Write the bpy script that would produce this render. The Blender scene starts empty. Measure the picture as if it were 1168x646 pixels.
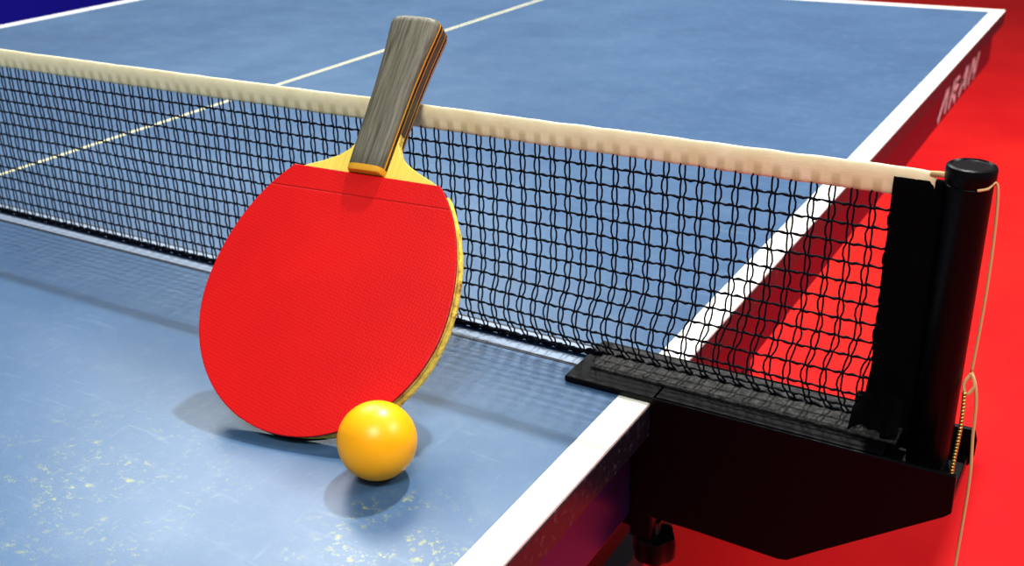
import bpy, bmesh, random
from math import *
from mathutils import Vector, Matrix, Euler, noise
random.seed(4)
sc=bpy.context.scene
sc.view_settings.view_transform='Standard'
for lk in ('Medium High Contrast','None'):
    try:
        sc.view_settings.look=lk;break
    except Exception: pass
sc.view_settings.exposure=.08

# ---------------------------------------------------------------- helpers
def mat(name,col,rough=.5,metal=0,spec=.5,**k):
    m=bpy.data.materials.new(name);m.use_nodes=True
    b=m.node_tree.nodes['Principled BSDF']
    b.inputs['Base Color'].default_value=(*col,1);b.inputs['Roughness'].default_value=rough
    b.inputs['Metallic'].default_value=metal;b.inputs['Specular IOR Level'].default_value=spec
    for kk,v in k.items(): b.inputs[kk.replace('_',' ')].default_value=v
    return m
class NT:
    def __init__(s,m): s.m=m;s.t=m.node_tree;s.b=s.t.nodes['Principled BSDF'];s.co=s.n('ShaderNodeTexCoord').outputs['Object']
    def n(s,ty,**k):
        x=s.t.nodes.new(ty)
        for a,v in k.items(): setattr(x,a,v)
        return x
    def l(s,a,b): s.t.links.new(a,b)
    def math(s,op,a,b=None,c=None):
        x=s.n('ShaderNodeMath',operation=op)
        for i,v in enumerate((a,b,c)):
            if v is None: continue
            if isinstance(v,(int,float)): x.inputs[i].default_value=v
            else: s.l(v,x.inputs[i])
        return x.outputs[0]
    def mix(s,f,a,b):
        x=s.n('ShaderNodeMix',data_type='RGBA')
        for i,v in ((0,f),(6,a),(7,b)):
            if isinstance(v,tuple): x.inputs[i].default_value=(*v,1)
            elif isinstance(v,(int,float)): x.inputs[i].default_value=v
            else: s.l(v,x.inputs[i])
        return x.outputs[2]
    def noise(s,scale,detail=4,rough=.55,vec=None,st=None):
        x=s.n('ShaderNodeTexNoise');x.inputs['Scale'].default_value=scale;x.inputs['Detail'].default_value=detail;x.inputs['Roughness'].default_value=rough
        v=vec or s.co
        if st:
            mp=s.n('ShaderNodeMapping');mp.inputs['Scale'].default_value=st;s.l(v,mp.inputs[0]);v=mp.outputs[0]
        s.l(v,x.inputs['Vector']);return x.outputs['Fac']
    def ramp(s,f,a,b):
        x=s.n('ShaderNodeMapRange');x.inputs[1].default_value=a;x.inputs[2].default_value=b
        s.l(f,x.inputs[0]);return x.outputs[0]
    def bump(s,h,st,d=.001):
        x=s.n('ShaderNodeBump');x.inputs['Strength'].default_value=st;x.inputs['Distance'].default_value=d
        s.l(h,x.inputs['Height']);s.l(x.outputs[0],s.b.inputs['Normal'])
    def sep(s):
        x=s.n('ShaderNodeSeparateXYZ');s.l(s.co,x.inputs[0]);return x.outputs
    def col(s,c): s.l(c,s.b.inputs['Base Color'])
    def rough(s,c): s.l(c,s.b.inputs['Roughness'])

def link(o,parent=None):
    sc.collection.objects.link(o)
    if parent: o.parent=parent
    return o
def empty(name,loc=(0,0,0),rot=(0,0,0),scale=1):
    e=bpy.data.objects.new(name,None);e.empty_display_size=.05;e.location=loc;e.rotation_euler=rot;e.scale=(scale,)*3
    return link(e)
def mobj(name,verts,faces,m,parent=None,smooth=False,mi=None):
    me=bpy.data.meshes.new(name);me.from_pydata([tuple(v) for v in verts],[],faces)
    for x in (m if isinstance(m,list) else [m]): me.materials.append(x)
    if mi:
        for p,i in zip(me.polygons,mi): p.material_index=i
    if smooth:
        for p in me.polygons:p.use_smooth=True
    me.update()
    return link(bpy.data.objects.new(name,me),parent)
def fixn(o):
    bm=bmesh.new();bm.from_mesh(o.data);bmesh.ops.recalc_face_normals(bm,faces=bm.faces);bm.to_mesh(o.data);bm.free()
def box(name,x0,x1,y0,y1,z0,z1,m,parent=None,bev=0):
    v=[(x,y,z) for x in(x0,x1) for y in(y0,y1) for z in(z0,z1)]
    f=[(0,1,3,2),(4,6,7,5),(0,4,5,1),(2,3,7,6),(0,2,6,4),(1,5,7,3)]
    o=mobj(name,v,f,m,parent);fixn(o)
    if bev: bevel(o,bev)
    return o
def bevel(o,w,seg=2,ang=30):
    b=o.modifiers.new('bevel','BEVEL');b.width=w;b.segments=seg;b.limit_method='ANGLE';b.angle_limit=radians(ang)
def prism(name,poly,y0,y1,m,parent=None,bev=0):
    n=len(poly);v=[(x,y0,z) for x,z in poly]+[(x,y1,z) for x,z in poly]
    f=[tuple(range(n)),tuple(range(2*n-1,n-1,-1))]+[(i,(i+1)%n,n+(i+1)%n,n+i) for i in range(n)]
    o=mobj(name,v,f,m,parent);fixn(o)
    if bev: bevel(o,bev)
    return o
def lathe(name,prof,cx,cy,m,parent=None,seg=48,smooth=True,rfn=None):
    v=[];f=[]
    for r,z in prof:
        for i in range(seg):
            a=2*pi*i/seg;rr=r*(rfn(a,z) if rfn else 1);v.append((cx+rr*cos(a),cy+rr*sin(a),z))
    for j in range(len(prof)-1):
        for i in range(seg): f.append((j*seg+i,j*seg+(i+1)%seg,(j+1)*seg+(i+1)%seg,(j+1)*seg+i))
    f.append(tuple(range(seg))[::-1]);f.append(tuple(range((len(prof)-1)*seg,len(prof)*seg)))
    o=mobj(name,v,f,m,parent,smooth);fixn(o)
    if smooth:
        b=o.modifiers.new('es','EDGE_SPLIT');b.split_angle=radians(40)
    return o
def tube(V,F,pts,r,seg=5,tw=0):
    base=len(V);n=len(pts)
    for i,p in enumerate(pts):
        p=Vector(p);a=Vector(pts[max(i-1,0)]);b=Vector(pts[min(i+1,n-1)])
        d=(b-a).normalized();u=d.cross(Vector((0.02,1,0.01)));u.normalize();w=d.cross(u)
        rr=r(i) if callable(r) else r
        for k in range(seg):
            t=2*pi*k/seg;V.append(p+(u*cos(t)+w*sin(t))*rr)
    for i in range(n-1):
        for k in range(seg):
            F.append((base+i*seg+k,base+i*seg+(k+1)%seg,base+(i+1)*seg+(k+1)%seg,base+(i+1)*seg+k))
    F.append(tuple(base+k for k in range(seg))[::-1]);F.append(tuple(base+(n-1)*seg+k for k in range(seg)))

# ---------------------------------------------------------------- materials
m_top=mat('table_blue',(.075,.13,.27),.4,spec=.5);t=NT(m_top)
sx=t.sep()
n1=t.noise(3,3);n2=t.noise(60,5,.7)
c=t.mix(t.ramp(n1,.3,.7),(.050,.107,.208),(.068,.138,.248))
c=t.mix(t.math('MULTIPLY',t.ramp(n2,.5,.8),.3),c,(.15,.22,.30))
def patch(cx,cy,r):
    dx=t.math('SUBTRACT',sx[0],cx);dy=t.math('SUBTRACT',sx[1],cy)
    d=t.math('SQRT',t.math('ADD',t.math('MULTIPLY',dx,dx),t.math('MULTIPLY',dy,dy)))
    return t.ramp(d,r,0)
n3=t.noise(190,6,.75);n4=t.noise(40,4,.6)
sp=t.math('MULTIPLY',t.ramp(n3,.53,.64),t.ramp(n4,.4,.60))
pm=t.math('MAXIMUM',patch(-.055,-.222,.060),t.math('MULTIPLY',patch(-.235,-.26,.11),.5))
c=t.mix(t.math('MULTIPLY',t.math('MULTIPLY',sp,pm),1.3),c,(.42,.44,.08))
# faint scuffs and wiped dust
sc1=t.noise(14,4,.6,st=(1,9,1));c=t.mix(t.math('MULTIPLY',t.ramp(sc1,.60,.74),.22),c,(.20,.30,.38))
sc2=t.noise(22,5,.65,st=(6,1,1));c=t.mix(t.math('MULTIPLY',t.ramp(sc2,.60,.76),.25),c,(.18,.27,.36))
t.col(c)
t.rough(t.math('ADD',t.math('MULTIPLY',t.noise(9,5,.7),.26),.20))
t.bump(t.noise(900,2),.12,.0004)
m_line=mat('line_white',(.80,.80,.76),.45);t=NT(m_line)
t.col(t.mix(t.math('MULTIPLY',t.ramp(t.noise(120,5,.7),.5,.75),.35),(.88,.87,.80),(.45,.47,.5)))
m_cline=mat('centre_line_cream',(.92,.84,.46),.5)
m_edge=mat('table_edge_dark',(.018,.022,.035),.35)
t=NT(m_edge);t.col(t.mix(t.ramp(t.noise(200,5,.7),.55,.75),(.010,.014,.024),(.10,.11,.14)))
m_apron=mat('apron_violet',(.028,.012,.085),.35)
m_apron_far=mat('apron_red_reflection',(.13,.004,.022),.4)  # red floor's reflection painted into the far apron's base colour
m_alu=mat('edge_strip',(.26,.33,.44),.4,.1)
m_gap=mat('edge_gap_black',(.01,.012,.02),.5)
m_leg=mat('leg_black',(.02,.02,.025),.4)
m_logo=mat('print_white',(.75,.62,.64),.5)
m_black=mat('powder_black',(.0014,.0014,.0024),.32,spec=.22);t=NT(m_black);t.bump(t.noise(1500,2),.25,.0003)
m_dusty=mat('dusty_black',(.03,.03,.03),.8);t=NT(m_dusty)
t.col(t.mix(t.ramp(t.noise(260,6,.8),.45,.75),(.005,.005,.006),(.085,.082,.075)));t.bump(t.noise(700,4),.5,.001)
m_net=mat('net_black',(.002,.003,.008),.7,spec=.15)
m_band=mat('sleeve_black',(.0022,.0022,.003),.95,spec=.08);t=NT(m_band);t.bump(t.noise(1200,3),.6,.001)
m_tape=mat('tape_cream',(.86,.74,.50),.75,spec=.2);t=NT(m_tape);s=t.sep()
w=t.math('SINE',t.math('MULTIPLY',s[0],2*pi/.0106))
low=t.ramp(s[2],.1475,.1435)
k=t.math('MULTIPLY',t.math('MULTIPLY',t.ramp(w,-.3,.7),low),.42)
cc=t.mix(k,t.mix(t.ramp(t.noise(60,4),.35,.7),(.94,.86,.58),(.84,.74,.46)),(.42,.31,.11))
t.col(cc);t.bump(t.noise(900,3,st=(1,1,3)),.35,.0008)
m_string=mat('string_tan',(.62,.42,.20),.8)
m_brass=mat('bead_brass',(.55,.38,.12),.35,.9)
m_red=mat('rubber_red',(.80,.006,.006),.42,spec=.3);t=NT(m_red);s=t.sep()
cb=t.n('ShaderNodeCombineXYZ');t.l(s[0],cb.inputs[0]);t.l(s[2],cb.inputs[1])
mp=t.n('ShaderNodeMapping');mp.inputs['Rotation'].default_value=(0,0,radians(12));mp.inputs['Scale'].default_value=(1,1,1);t.l(cb.outputs[0],mp.inputs[0])
vo=t.n('ShaderNodeTexVoronoi',voronoi_dimensions='2D');vo.inputs['Scale'].default_value=520;vo.inputs['Randomness'].default_value=.3;t.l(mp.outputs[0],vo.inputs['Vector'])
dd=t.math('ABSOLUTE',t.math('SUBTRACT',s[2],.1405))
ln=t.ramp(dd,.0007,.0002)
dots=t.ramp(vo.outputs['Distance'],.2,.5)
bl=t.math('SUBTRACT',t.math('MULTIPLY',dots,.22),ln)
t.bump(bl,.4,.0006)
base=t.mix(t.ramp(t.noise(14,3),.3,.7),(.66,.007,.006),(.56,.004,.005))
base=t.mix(t.math('MULTIPLY',dots,.12),base,(.36,.0,.003))
t.col(t.mix(t.math('MULTIPLY',ln,.55),base,(.26,.0,.0)))
m_redge=mat('rubber_edge_red',(.30,.01,.008),.6)
m_blk=mat('rubber_black',(.006,.006,.006),.6,spec=.2)
m_wood=mat('blade_wood',(.72,.55,.16),.5);t=NT(m_wood)
t.col(t.mix(t.noise(90,4,st=(6,1,.4)),(.82,.68,.14),(.66,.48,.06)))
m_etape=mat('edge_yellow',(.72,.52,.10),.5);t=NT(m_etape);s=t.sep()
ec=t.mix(t.ramp(t.noise(160,5,.7),.5,.68),(.84,.66,.12),(.34,.19,.03))
lw=t.ramp(t.math('ABSOLUTE',t.math('ADD',s[1],t.math('MULTIPLY',t.math('SUBTRACT',t.noise(50,2),.5),.0025))),.0006,.0002)
ec=t.mix(t.math('MULTIPLY',lw,.7),ec,(.22,.12,.02))
t.col(ec);t.bump(t.noise(300,4),.6,.002)
m_handle=mat('handle_wood',(.25,.24,.2),.5);t=NT(m_handle);s=t.sep()
g=t.noise(260,6,.7,st=(3,3,.09));g2=t.noise(600,3,.6,st=(2,2,.05))
wc=t.mix(t.ramp(g,.35,.65),(.060,.057,.040),(.185,.177,.125));wc=t.mix(t.math('MULTIPLY',t.ramp(g2,.55,.75),.5),wc,(.035,.03,.02))
ay=t.math('ABSOLUTE',s[1])
wc=t.mix(t.math('LESS_THAN',ay,.0068),wc,(.80,.38,.02))
wc=t.mix(t.math('LESS_THAN',ay,.0058),wc,(.02,.017,.013))
wc=t.mix(t.math('LESS_THAN',ay,.0034),wc,(.60,.30,.03))
wc=t.mix(t.math('LESS_THAN',ay,.0026),wc,(.08,.07,.04))
wc=t.mix(t.math('LESS_THAN',s[2],.1585),wc,(.80,.42,.03))
t.col(wc);t.bump(g,.25,.0006)
m_ball=mat('ball_orange',(1.0,.45,.003),.36,spec=.5,Subsurface_Weight=.2,Subsurface_Scale=.012)
m_ball.node_tree.nodes['Principled BSDF'].inputs['Subsurface Radius'].default_value=(1,.55,.05)
m_floor=mat('floor_red',(.80,.008,.012),.55,spec=.3);t=NT(m_floor)
t.col(t.mix(t.ramp(t.noise(1.6,4),.35,.7),(.58,.005,.008),(.72,.018,.012)));t.bump(t.noise(200,3),.2,.002)
m_barr=mat('barrier_blue',(.001,.006,.26),.6,spec=.2)
m_wall=mat('hall_wall',(.35,.36,.38),.8)

# ---------------------------------------------------------------- hall
box('floor',-8,6,-6,10,-.80,-.76,m_floor)
box('wall_back',-8,6,10,10.1,-.76,4.5,m_wall)
box('wall_left',-8.1,-8,-6,10,-.76,4.5,m_wall)
bar=empty('court_barrier')
for i in range(5):
    y0=-.8+i*1.55
    box('panel_%d'%i,-3.53,-3.50,y0,y0+1.548,-.72,-.02,m_barr,bar,.002)
    for yy in (y0+.1,y0+1.4): box('foot_%d_%d'%(i,int(yy*10)),-3.7,-3.33,yy-.015,yy+.015,-.76,-.725,m_leg,bar)

# ---------------------------------------------------------------- table
tb=empty('ping_pong_table')
W_=1.525;L=1.37;G=.002
def half(tag,ya,yb,ap):
    box('top_'+tag,-W_+.0005,-.0005,ya,yb,-.020,0,m_top,tb)
    e=.00035
    for nm,x0,x1,y0,y1 in (('side_line_r',-.020,0,ya,yb),('side_line_l',-W_,-W_+.020,ya,yb)):
        box(nm+'_'+tag,x0,x1,y0,y1,-.0015,e,m_line,tb)
    if ya<0: box('end_line_'+tag,-W_+.02,-.02,ya,ya+.02,-.0015,e,m_line,tb)
    else: box('end_line_'+tag,-W_+.02,-.02,yb-.02,yb,-.0015,e,m_line,tb)
    box('centre_line_'+tag,-.7646,-.7604,ya+(.02 if ya<0 else .0),yb-(.02 if ya<0 else .02),-.001,e,m_cline,tb)
    box('side_trim_r_'+tag,-.003,.0006,ya,yb,-.022,-.0016,m_edge,tb,.0006)
    box('side_trim_l_'+tag,-W_-.0006,-W_+.003,ya,yb,-.022,-.0016,m_edge,tb)
    box('apron_r_'+tag,-.034,-.012,ya+.01,yb-.004,-.085,-.020,ap,tb,.002)
    box('apron_l_'+tag,-W_+.006,-W_+.030,ya+.01,yb-.004,-.085,-.020,ap,tb,.002)
    ye=(ya+.004,ya+.028) if ya<0 else (yb-.028,yb-.004)
    box('apron_end_'+tag,-W_+.03,-.034,ye[0],ye[1],-.085,-.020,ap,tb,.002)
    def yr(a,b): return (-b,-a) if ya<0 else (a,b)
    box('inner_edge_strip_'+tag,-W_+.02,-.02,*yr(.003,.0125),-.001,.0004,m_alu,tb)
    box('inner_edge_groove_'+tag,-W_+.02,-.02,*yr(.0125,.0150),-.001,.0003,m_gap,tb)
    for x in (-.30,-1.225):
        yy=(ya+yb)/2
        for d in (-.35,.35):
            box('leg_%s_%d_%d'%(tag,int(-x*10),int((d+1)*10)),x-.02,x+.02,yy+d-.02,yy+d+.02,-.76,-.02,m_leg,tb,.003)
        box('rail_%s_%d'%(tag,int(-x*10)),x-.015,x+.015,yy-.35,yy+.35,-.70,-.66,m_leg,tb)
half('near',-L,-G,m_apron);half('far',G,L,m_apron_far)
V=[];F=[]
def stroke(y0,z0,y1,z1,w=.012):
    d=Vector((0,y1-y0,z1-z0)).normalized();n=Vector((0,-d.z,d.y))*w/2;b=len(V)
    for P in (Vector((-.0112,y0,z0)),Vector((-.0112,y1,z1))):
        V.append(P+n);V.append(P-n)
    F.append((b,b+1,b+3,b+2))
z0,z1=-.076,-.034
G_=[[((0,0),(.6,1)),((.6,1),(1,0))],[((0,0),(0,1)),((0,1),(1,.6)),((1,.6),(.1,.4)),((.3,.4),(1,0))],[((0,0),(.6,1)),((.6,1),(1,0)),((.2,.35),(.8,.35))],[((0,0),(0,1)),((0,1),(1,0)),((1,0),(1,1))]]
for k,S in enumerate(G_):
    y=.93+k*.075
    f_=lambda a,b:(y+a*.048+b*.03,z0+b*(z1-z0))
    for a,b in S: stroke(*f_(*a),*f_(*b))
mobj('apron_print',V,F,m_logo,tb)

# ---------------------------------------------------------------- net assembly
net=empty('table_tennis_net')
PX=.1522
def nz(a,b,c=0): return noise.noise(Vector((a,b,c)))
def sm(a,b,x):
    t_=max(0,min(1,(x-a)/(b-a)));return t_*t_*(3-2*t_)
ZT=.1405
def npt(x,fr,strand=0):
    k=sm(-.28,.02,x)
    z=.0045+fr*(ZT-.0045)
    q=fr
    z-=k*.007*sin(pi*q)*(1-q)
    z+=.0006*nz(x*45,fr*6,7)*sin(pi*q)
    y=-k*.008*exp(-((q-.14)/.12)**2)*sm(0,.06,q)+.0015*nz(x*12,fr*4,3)*sin(pi*q)
    xx=x-k*.0045*exp(-((q-.20)/.14)**2)*(1+.4*nz(x*30,1,1))+.0012*nz(x*28,fr*9,strand*.4)*sin(pi*min(1,q*1.2))*(0.1+k)
    xx+=.0005*sin(fr*13*pi)*(1 if int(round(x/.0106))%2 else -1)*(.15+.85*k)
    return (xx,y,z)
V=[];F=[];SP=.0106;NR=13
nv=int((.118+1.64)/SP)
for i in range(nv+1):
    x=.118-i*SP
    for sd in (-1,1):
        pts=[]
        n=NR*3
        for j in range(n+1):
            fr=j/n
            a,b,c_=npt(x,fr,sd)
            off=sd*(.00125+.0005*cos(fr*NR*2*pi)*-1+.0003*nz(x*90,fr*20,sd))
            pts.append((a+off,b+.0004*sd,c_))
        tube(V,F,pts,.00056,5)
for r_ in range(NR):
    fr=r_/NR
    n=int(1.76/.0024);pts=[]
    for i in range(n+1):
        x=.119-i*1.758/n
        a,b,c_=npt(x,fr,0)
        pts.append((x+(a-x)*.3,b-.0003,c_+.0004*sin(i*2.1)))
    tube(V,F,pts,lambda i:.00076+.00022*sin(i*1.9),5)
for k_ in range(4):
    n=900;pts=[]
    for i in range(n+1):
        x=.119-i*1.758/n
        pts.append((x,.0008*sin(i*1.7+k_*2)-.0004*k_,.0018+.0009*k_+.0007*sin(i*1.1+k_)+(.002*sm(-.07,-.05,x))))
    tube(V,F,pts,lambda i:.0009+.0003*sin(i*2.3),5)
o=mobj('net_mesh',V,F,m_net,net,True)
V=[];F=[];n=500;prof=[]
for k in range(16):
    a=2*pi*k/16
    prof.append((cos(a),sin(a)))
for i in range(n+1):
    x=.1365-i*(1.79)/n
    sag=-.0004*sin(pi*min(1,max(0,(.13-x)/1.6)))
    yy=.0008*nz(x*9,2,2);zz=.0005*nz(x*16,5,1)
    end=sm(.139,.128,x)
    for cx_,cz_ in prof:
        zl=cz_*(.0078-.0005*(1-end)+.0004*nz(x*70,cz_,9))
        th=(.0021 if cz_>.3 else .0013)+.0003*(1+sin(2*pi*x/SP))*(cz_<.2)
        V.append((x,yy+cx_*th,.1462+zl+sag+zz))
for i in range(n):
    for k in range(16): F.append((i*16+k,i*16+(k+1)%16,(i+1)*16+(k+1)%16,(i+1)*16+k))
F.append(tuple(range(16)));F.append(tuple(range(n*16,n*16+16))[::-1])
o=mobj('net_tape',V,F,m_tape,net,True);fixn(o)
V=[];F=[];nx,nz_=14,40
for side in (-1,1):
    for i in range(nx+1):
        for j in range(nz_+1):
            u=i/nx;v=j/nz_
            x=.1165+u*.026+.0009*nz(v*9,u*2,side);z=.002+v*.147
            y=side*.002+.0022*nz(u*3,v*7,5)-.006*exp(-(v/.08)**2)*(1-u)
            V.append((x-.004*exp(-(v/.1)**2)*(1-u),y,z))
N=(nx+1)*(nz_+1)
for s_ in (0,1):
    for i in range(nx):
        for j in range(nz_):
            a=s_*N+i*(nz_+1)+j;F.append((a,a+1,a+nz_+2,a+nz_+1))
def rim(seq):
    for a,b in zip(seq,seq[1:]): F.append((a,b,b+N,a+N))
rim([j for j in range(nz_+1)]);rim([nx*(nz_+1)+j for j in range(nz_+1)]);rim([i*(nz_+1) for i in range(nx+1)]);rim([i*(nz_+1)+nz_ for i in range(nx+1)])
o=mobj('net_sleeve',V,F,m_band,net,True);fixn(o)
V=[];F=[]
for i in range(13):
    for j in range(9):
        u=i/12;v=j/8
        V.append((.112+u*.026,-.004-v*.014-.004*sin(u*7+v*2),.016*(1-v)+.0075+.005*nz(u*3,v*3,2)+.003*sin(u*9)))
for i in range(12):
    for j in range(8): a=i*9+j;F.append((a,a+1,a+10,a+9))
o=mobj('fabric_tail',V,F,m_band,net,True);o.modifiers.new('s','SOLIDIFY').thickness=.0012
for cx_,tag in ((PX,'r'),(-W_-PX,'l')):
    lathe('post_'+tag,[(.0110,-.012),(.0113,-.010),(.0113,.1495),(.0108,.1500),(.0108,.1508),(.0119,.1512),(.0121,.152),(.0121,.1580),(.0116,.1592),(.0104,.1598),(.0096,.1590),(.002,.1590)],cx_,0,m_black,net,56)
    X=lambda v:(v if tag=='r' else -W_-v)
    def bx(nm,x0,x1,*a,**k):
        x0,x1=sorted((X(x0),X(x1)));return box(nm+'_'+tag,x0,x1,*a,**k)
    bx('clamp_tongue',-.057,.004,-.036,.018,.0006,.0046,m_black,net,bev=.0008)
    bx('clamp_top',.001,.134,-.036,.018,-.003,.0046,m_black,net,bev=.0008)
    bx('net_rest',-.047,.138,-.020,.013,.0040,.0062,m_dusty,net,bev=.0008)
    poly=[(.0015,.0040),(.134,.0040),(.134,-.012),(.1715,-.012),(.1715,-.020),(.089,-.083),(.0015,-.083)]
    prism('clamp_body_'+tag,[(X(a),b) for a,b in poly],-.0335,.0165,m_black,net,.0008)
    poly=[(.0012,.0046),(.172,.0046),(.1725,-.0185),(.169,-.022),(.089,-.081),(.084,-.082),(.0012,-.080)]
    prism('clamp_front_'+tag,[(X(a),b) for a,b in poly],-.0362,-.0330,m_black,net,.0008)
    poly2=[(.0012,.0046),(.1725,.0046),(.1745,-.002),(.1745,-.012),(.1725,-.0185),(.089,-.081),(.0012,-.081)]
    prism('clamp_rear_'+tag,[(X(a),b) for a,b in poly2],.015,.0182,m_black,net,.0008)
    bx('clamp_inner_block',-.0115,.004,-.0360,.018,-.100,-.0225,m_black,net,bev=.0015)
    lathe('clamp_screw_'+tag,[(.004,-.104),(.004,-.09)],X(.002),-.026,m_leg,net,20)
    lathe('clamp_knob_'+tag,[(.007,-.118),(.0120,-.117),(.0135,-.114),(.0135,-.104),(.0125,-.100),(.007,-.0985)],X(.002),-.026,m_black,net,48,rfn=lambda a,z:1+.07*cos(6*a))
    bx('clamp_jaw',-.055,-.0113,-.030,.012,-.098,-.088,m_black,net,bev=.002)
V=[];F=[]
tube(V,F,[(.134,-.0005,.1525),(.139,-.0015,.1532),(.1445,-.004,.1535)],.0016,8)
def cr(P,n=10):
    out=[];P=[Vector(p) for p in P];P=[P[0]]+P+[P[-1]]
    for i in range(1,len(P)-2):
        for k in range(n):
            t_=k/n;a,b,c_,d=P[i-1:i+3]
            out.append(.5*((2*b)+(-a+c_)*t_+(2*a-5*b+4*c_-d)*t_*t_+(-a+3*b-3*c_+d)*t_**3))
    out.append(P[-2]);return out
tube(V,F,cr([(.1575,-.0108,.1502),(.1615,-.0075,.1508),(.1642,-.002,.1525),(.1660,-.001,.145),(.1674,0,.12),(.1680,0,.085),(.1675,-.001,.048)]),.00075,6)
tube(V,F,cr([(.1675,-.001,.048),(.1705,-.003,.042),(.1725,-.003,.030),(.1735,-.003,.012),(.1758,-.0045,-.015),(.1762,-.004,-.06),(.1762,-.003,-.11),(.1755,-.003,-.16),(.1762,-.003,-.30)]),.00085,6)
tube(V,F,cr([(.1676,-.0015,.047),(.1650,-.0035,.041),(.1672,-.0045,.036),(.1700,-.0035,.041),(.1678,-.002,.047),(.166,-.001,.043)]),.0009,6)
mobj('net_string',V,F,m_string,net,True)
bm=bmesh.new()
for i in range(27):
    f_=i/26
    P=Vector((.1668+.0012*f_+.0006*sin(f_*5),-.0115-.003*f_,.040-.052*f_))
    bmesh.ops.create_uvsphere(bm,u_segments=12,v_segments=8,radius=.00125,matrix=Matrix.Translation(P))
me=bpy.data.meshes.new('bead_chain');bm.to_mesh(me);bm.free();me.materials.append(m_brass)
for p in me.polygons:p.use_smooth=True
link(bpy.data.objects.new('bead_chain',me),net)

# ---------------------------------------------------------------- racket
rk=empty('table_tennis_racket')
rk.matrix_world=Matrix.LocRotScale(Vector((-.16692,-.17099,.00354)),Euler((-.78785,.02291,.16520)),Vector((1.068,)*3))@Matrix.Translation((0,0,.078))@Matrix.Rotation(radians(.9),4,'Y')@Matrix.Translation((0,0,-.078))
def outline(a,b1,b2,vc,vtop,n=64):
    R=[]
    tt=asin((vtop-vc)/b2)
    for i in range(n+1):
        t_=-pi/2+i/n*(pi/2+tt)
        R.append((a*cos(t_),vc+(b1 if t_<0 else b2)*sin(t_)))
    return R
def slab(name,half_,y0,y1,m,medge,bev=.0004,wob=0,slope=0):
    pts=[(u,v) for u,v in half_]+[(-u,v) for u,v in reversed(half_) if u>1e-5]
    n=len(pts);V=[];
    for y in (y0,y1):
        for k,(u,v) in enumerate(pts):
            V.append((u,y,v-slope*u*(v>.1525)))
    F=[tuple(range(n)),tuple(range(2*n-1,n-1,-1))]+[(i,(i+1)%n,n+(i+1)%n,n+i) for i in range(n)]
    o=mobj(name,V,F,[m,medge],rk,False,[0,0]+[1]*n);fixn(o);
    if bev: bevel(o,bev,2,50)
    return o
rub=outline(.0752,.0786,.0985,.078,.1545)
slab('rubber_red',rub,-.0052,-.0031,m_red,m_redge,.0005,slope=.012)
slab('rubber_black',outline(.0750,.0782,.0980,.078,.1540),.0031,.0052,m_blk,m_blk,.0005)
bl=outline(.0738,.0768,.0970,.078,.150)
bl+=[(.0465,.1540),(.0400,.1570),(.0305,.1610),(.0220,.1655),(.0165,.1705),(.0130,.1770),(.0122,.184),(.0118,.200)]
slab('blade',bl,-.0030,.0030,m_wood,m_etape,.0004)
V=[];F=[];et=outline(.0738,.0768,.0971,.078,.149,90)
et=[(-u,v) for u,v in reversed(et)]+et[1:]
pr=[(-.0031,-.0006),(-.0030,.0006),(-.0015,.0010),(.0002,.0008),(.002,.0018),(.0044,.0022),(.0054,.0018),(.0055,-.0006)]
for k,(u,v) in enumerate(et):
    d=Vector((u,v-.078)).normalized()
    fac=sm(.005,.045,u)
    for y,r_ in pr:
        if r_>0: r_=r_*fac+.0004*(1-fac)
        yy=min(y,.0031+fac*.0026)
        rr=r_+(.0006 if y>0 else .0003)*fac*nz(k*.35,y*400,3);V.append((u+d.x*rr,yy+(.0004*nz(k*.2,y*100,8) if y>-.002 else 0),v+d.y*rr))
q=len(pr)
for i in range(len(et)-1):
    for k in range(q-1): F.append((i*q+k,i*q+k+1,(i+1)*q+k+1,(i+1)*q+k))
o=mobj('edge_tape',V,F,m_etape,rk,True);fixn(o);o.modifiers.new('s','SOLIDIFY').thickness=.0003
V=[];F=[];seg=40
secs=[(.1550,.0112,.0098),(.1560,.0118,.0106),(.168,.0120,.0110),(.190,.0124,.0112),(.212,.0130,.0113),(.232,.0143,.0116),(.246,.0157,.0120),(.2535,.0164,.0122),(.2565,.0161,.0118),(.2585,.0145,.0104),(.2593,.0110,.0075)]
for v,a,b in secs:
    for k in range(seg):
        t_=2*pi*k/seg;e=2/4.2
        cu=abs(cos(t_))**e*(1 if cos(t_)>=0 else -1);su=abs(sin(t_))**e*(1 if sin(t_)>=0 else -1)
        V.append((a*cu,b*su,v))
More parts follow.
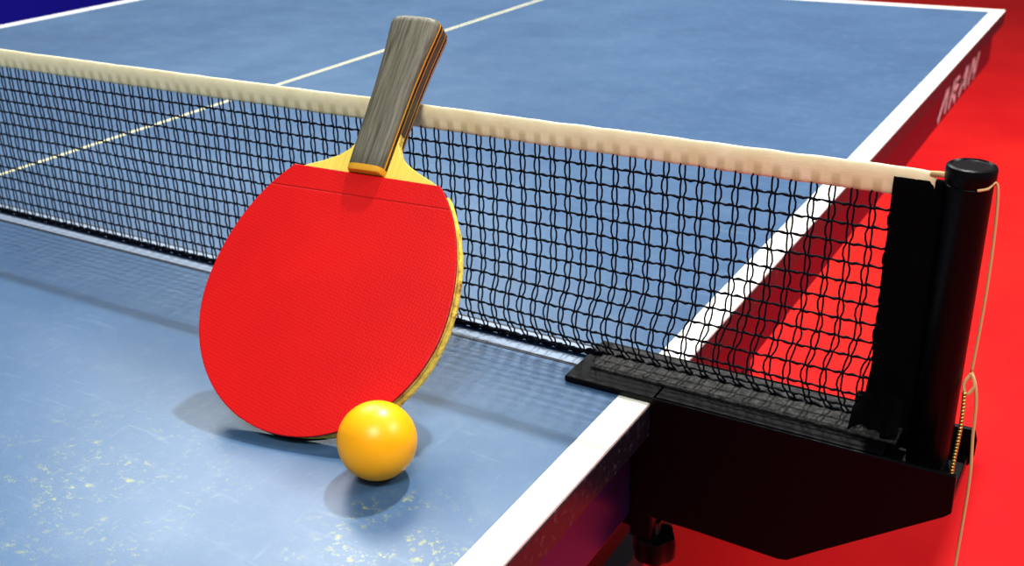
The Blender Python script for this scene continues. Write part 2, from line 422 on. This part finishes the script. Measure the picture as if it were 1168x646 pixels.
for i in range(len(secs)-1):
    for k in range(seg): F.append((i*seg+k,i*seg+(k+1)%seg,(i+1)*seg+(k+1)%seg,(i+1)*seg+k))
F.append(tuple(range(seg))[::-1]);F.append(tuple(range((len(secs)-1)*seg,len(secs)*seg)))
o=mobj('handle',V,F,m_handle,rk,True);fixn(o);b=o.modifiers.new('es','EDGE_SPLIT');b.split_angle=radians(50)

# ---------------------------------------------------------------- ball
bm=bmesh.new();bmesh.ops.create_uvsphere(bm,u_segments=64,v_segments=32,radius=.0213)
me=bpy.data.meshes.new('ping_pong_ball');bm.to_mesh(me);bm.free();me.materials.append(m_ball)
for p in me.polygons:p.use_smooth=True
o=link(bpy.data.objects.new('ping_pong_ball',me));o.location=(-.0972,-.1708,.0214)

# ---------------------------------------------------------------- lights
def area(name,loc,tgt,sx_,sy_,pw,col=(1,1,1)):
    l=bpy.data.lights.new(name,'AREA');l.shape='RECTANGLE';l.size=sx_;l.size_y=sy_;l.energy=pw;l.color=col
    o=link(bpy.data.objects.new(name,l));o.location=loc
    o.rotation_euler=(Vector(tgt)-Vector(loc)).to_track_quat('-Z','Y').to_euler()
area('hall_lamp',(-.4,2.0,3.3),(-.2,0,0),.18,.12,140,(1,.98,.94))
area('hall_lamp',(.8,-2.0,3.2),(-.1,0,0),1.2,.6,80,(1,.97,.93))
area('hall_lamp',(-2.9,2.6,3.2),(-.2,-.2,0),2.4,1.4,100,(.97,1,.98))
area('hall_lamp',(3,1.5,3.2),(.5,1,-.5),1.5,1,85,(1,.98,.95))
w=bpy.data.worlds.new('hall_light');sc.world=w;w.use_nodes=True
w.node_tree.nodes['Background'].inputs[0].default_value=(.9,.95,1,1);w.node_tree.nodes['Background'].inputs[1].default_value=.28

# ---------------------------------------------------------------- camera
cd=bpy.data.cameras.new('camera');cam=link(bpy.data.objects.new('camera',cd));sc.camera=cam
cam.location=(.21768,-.54243,.32721);cam.rotation_euler=(1.14782,.02883,.53704)
cd.sensor_width=36;cd.lens=1212.56/1168*36;cd.clip_start=.01;cd.clip_end=100
cd.dof.use_dof=True;cd.dof.focus_distance=.60;cd.dof.aperture_fstop=13
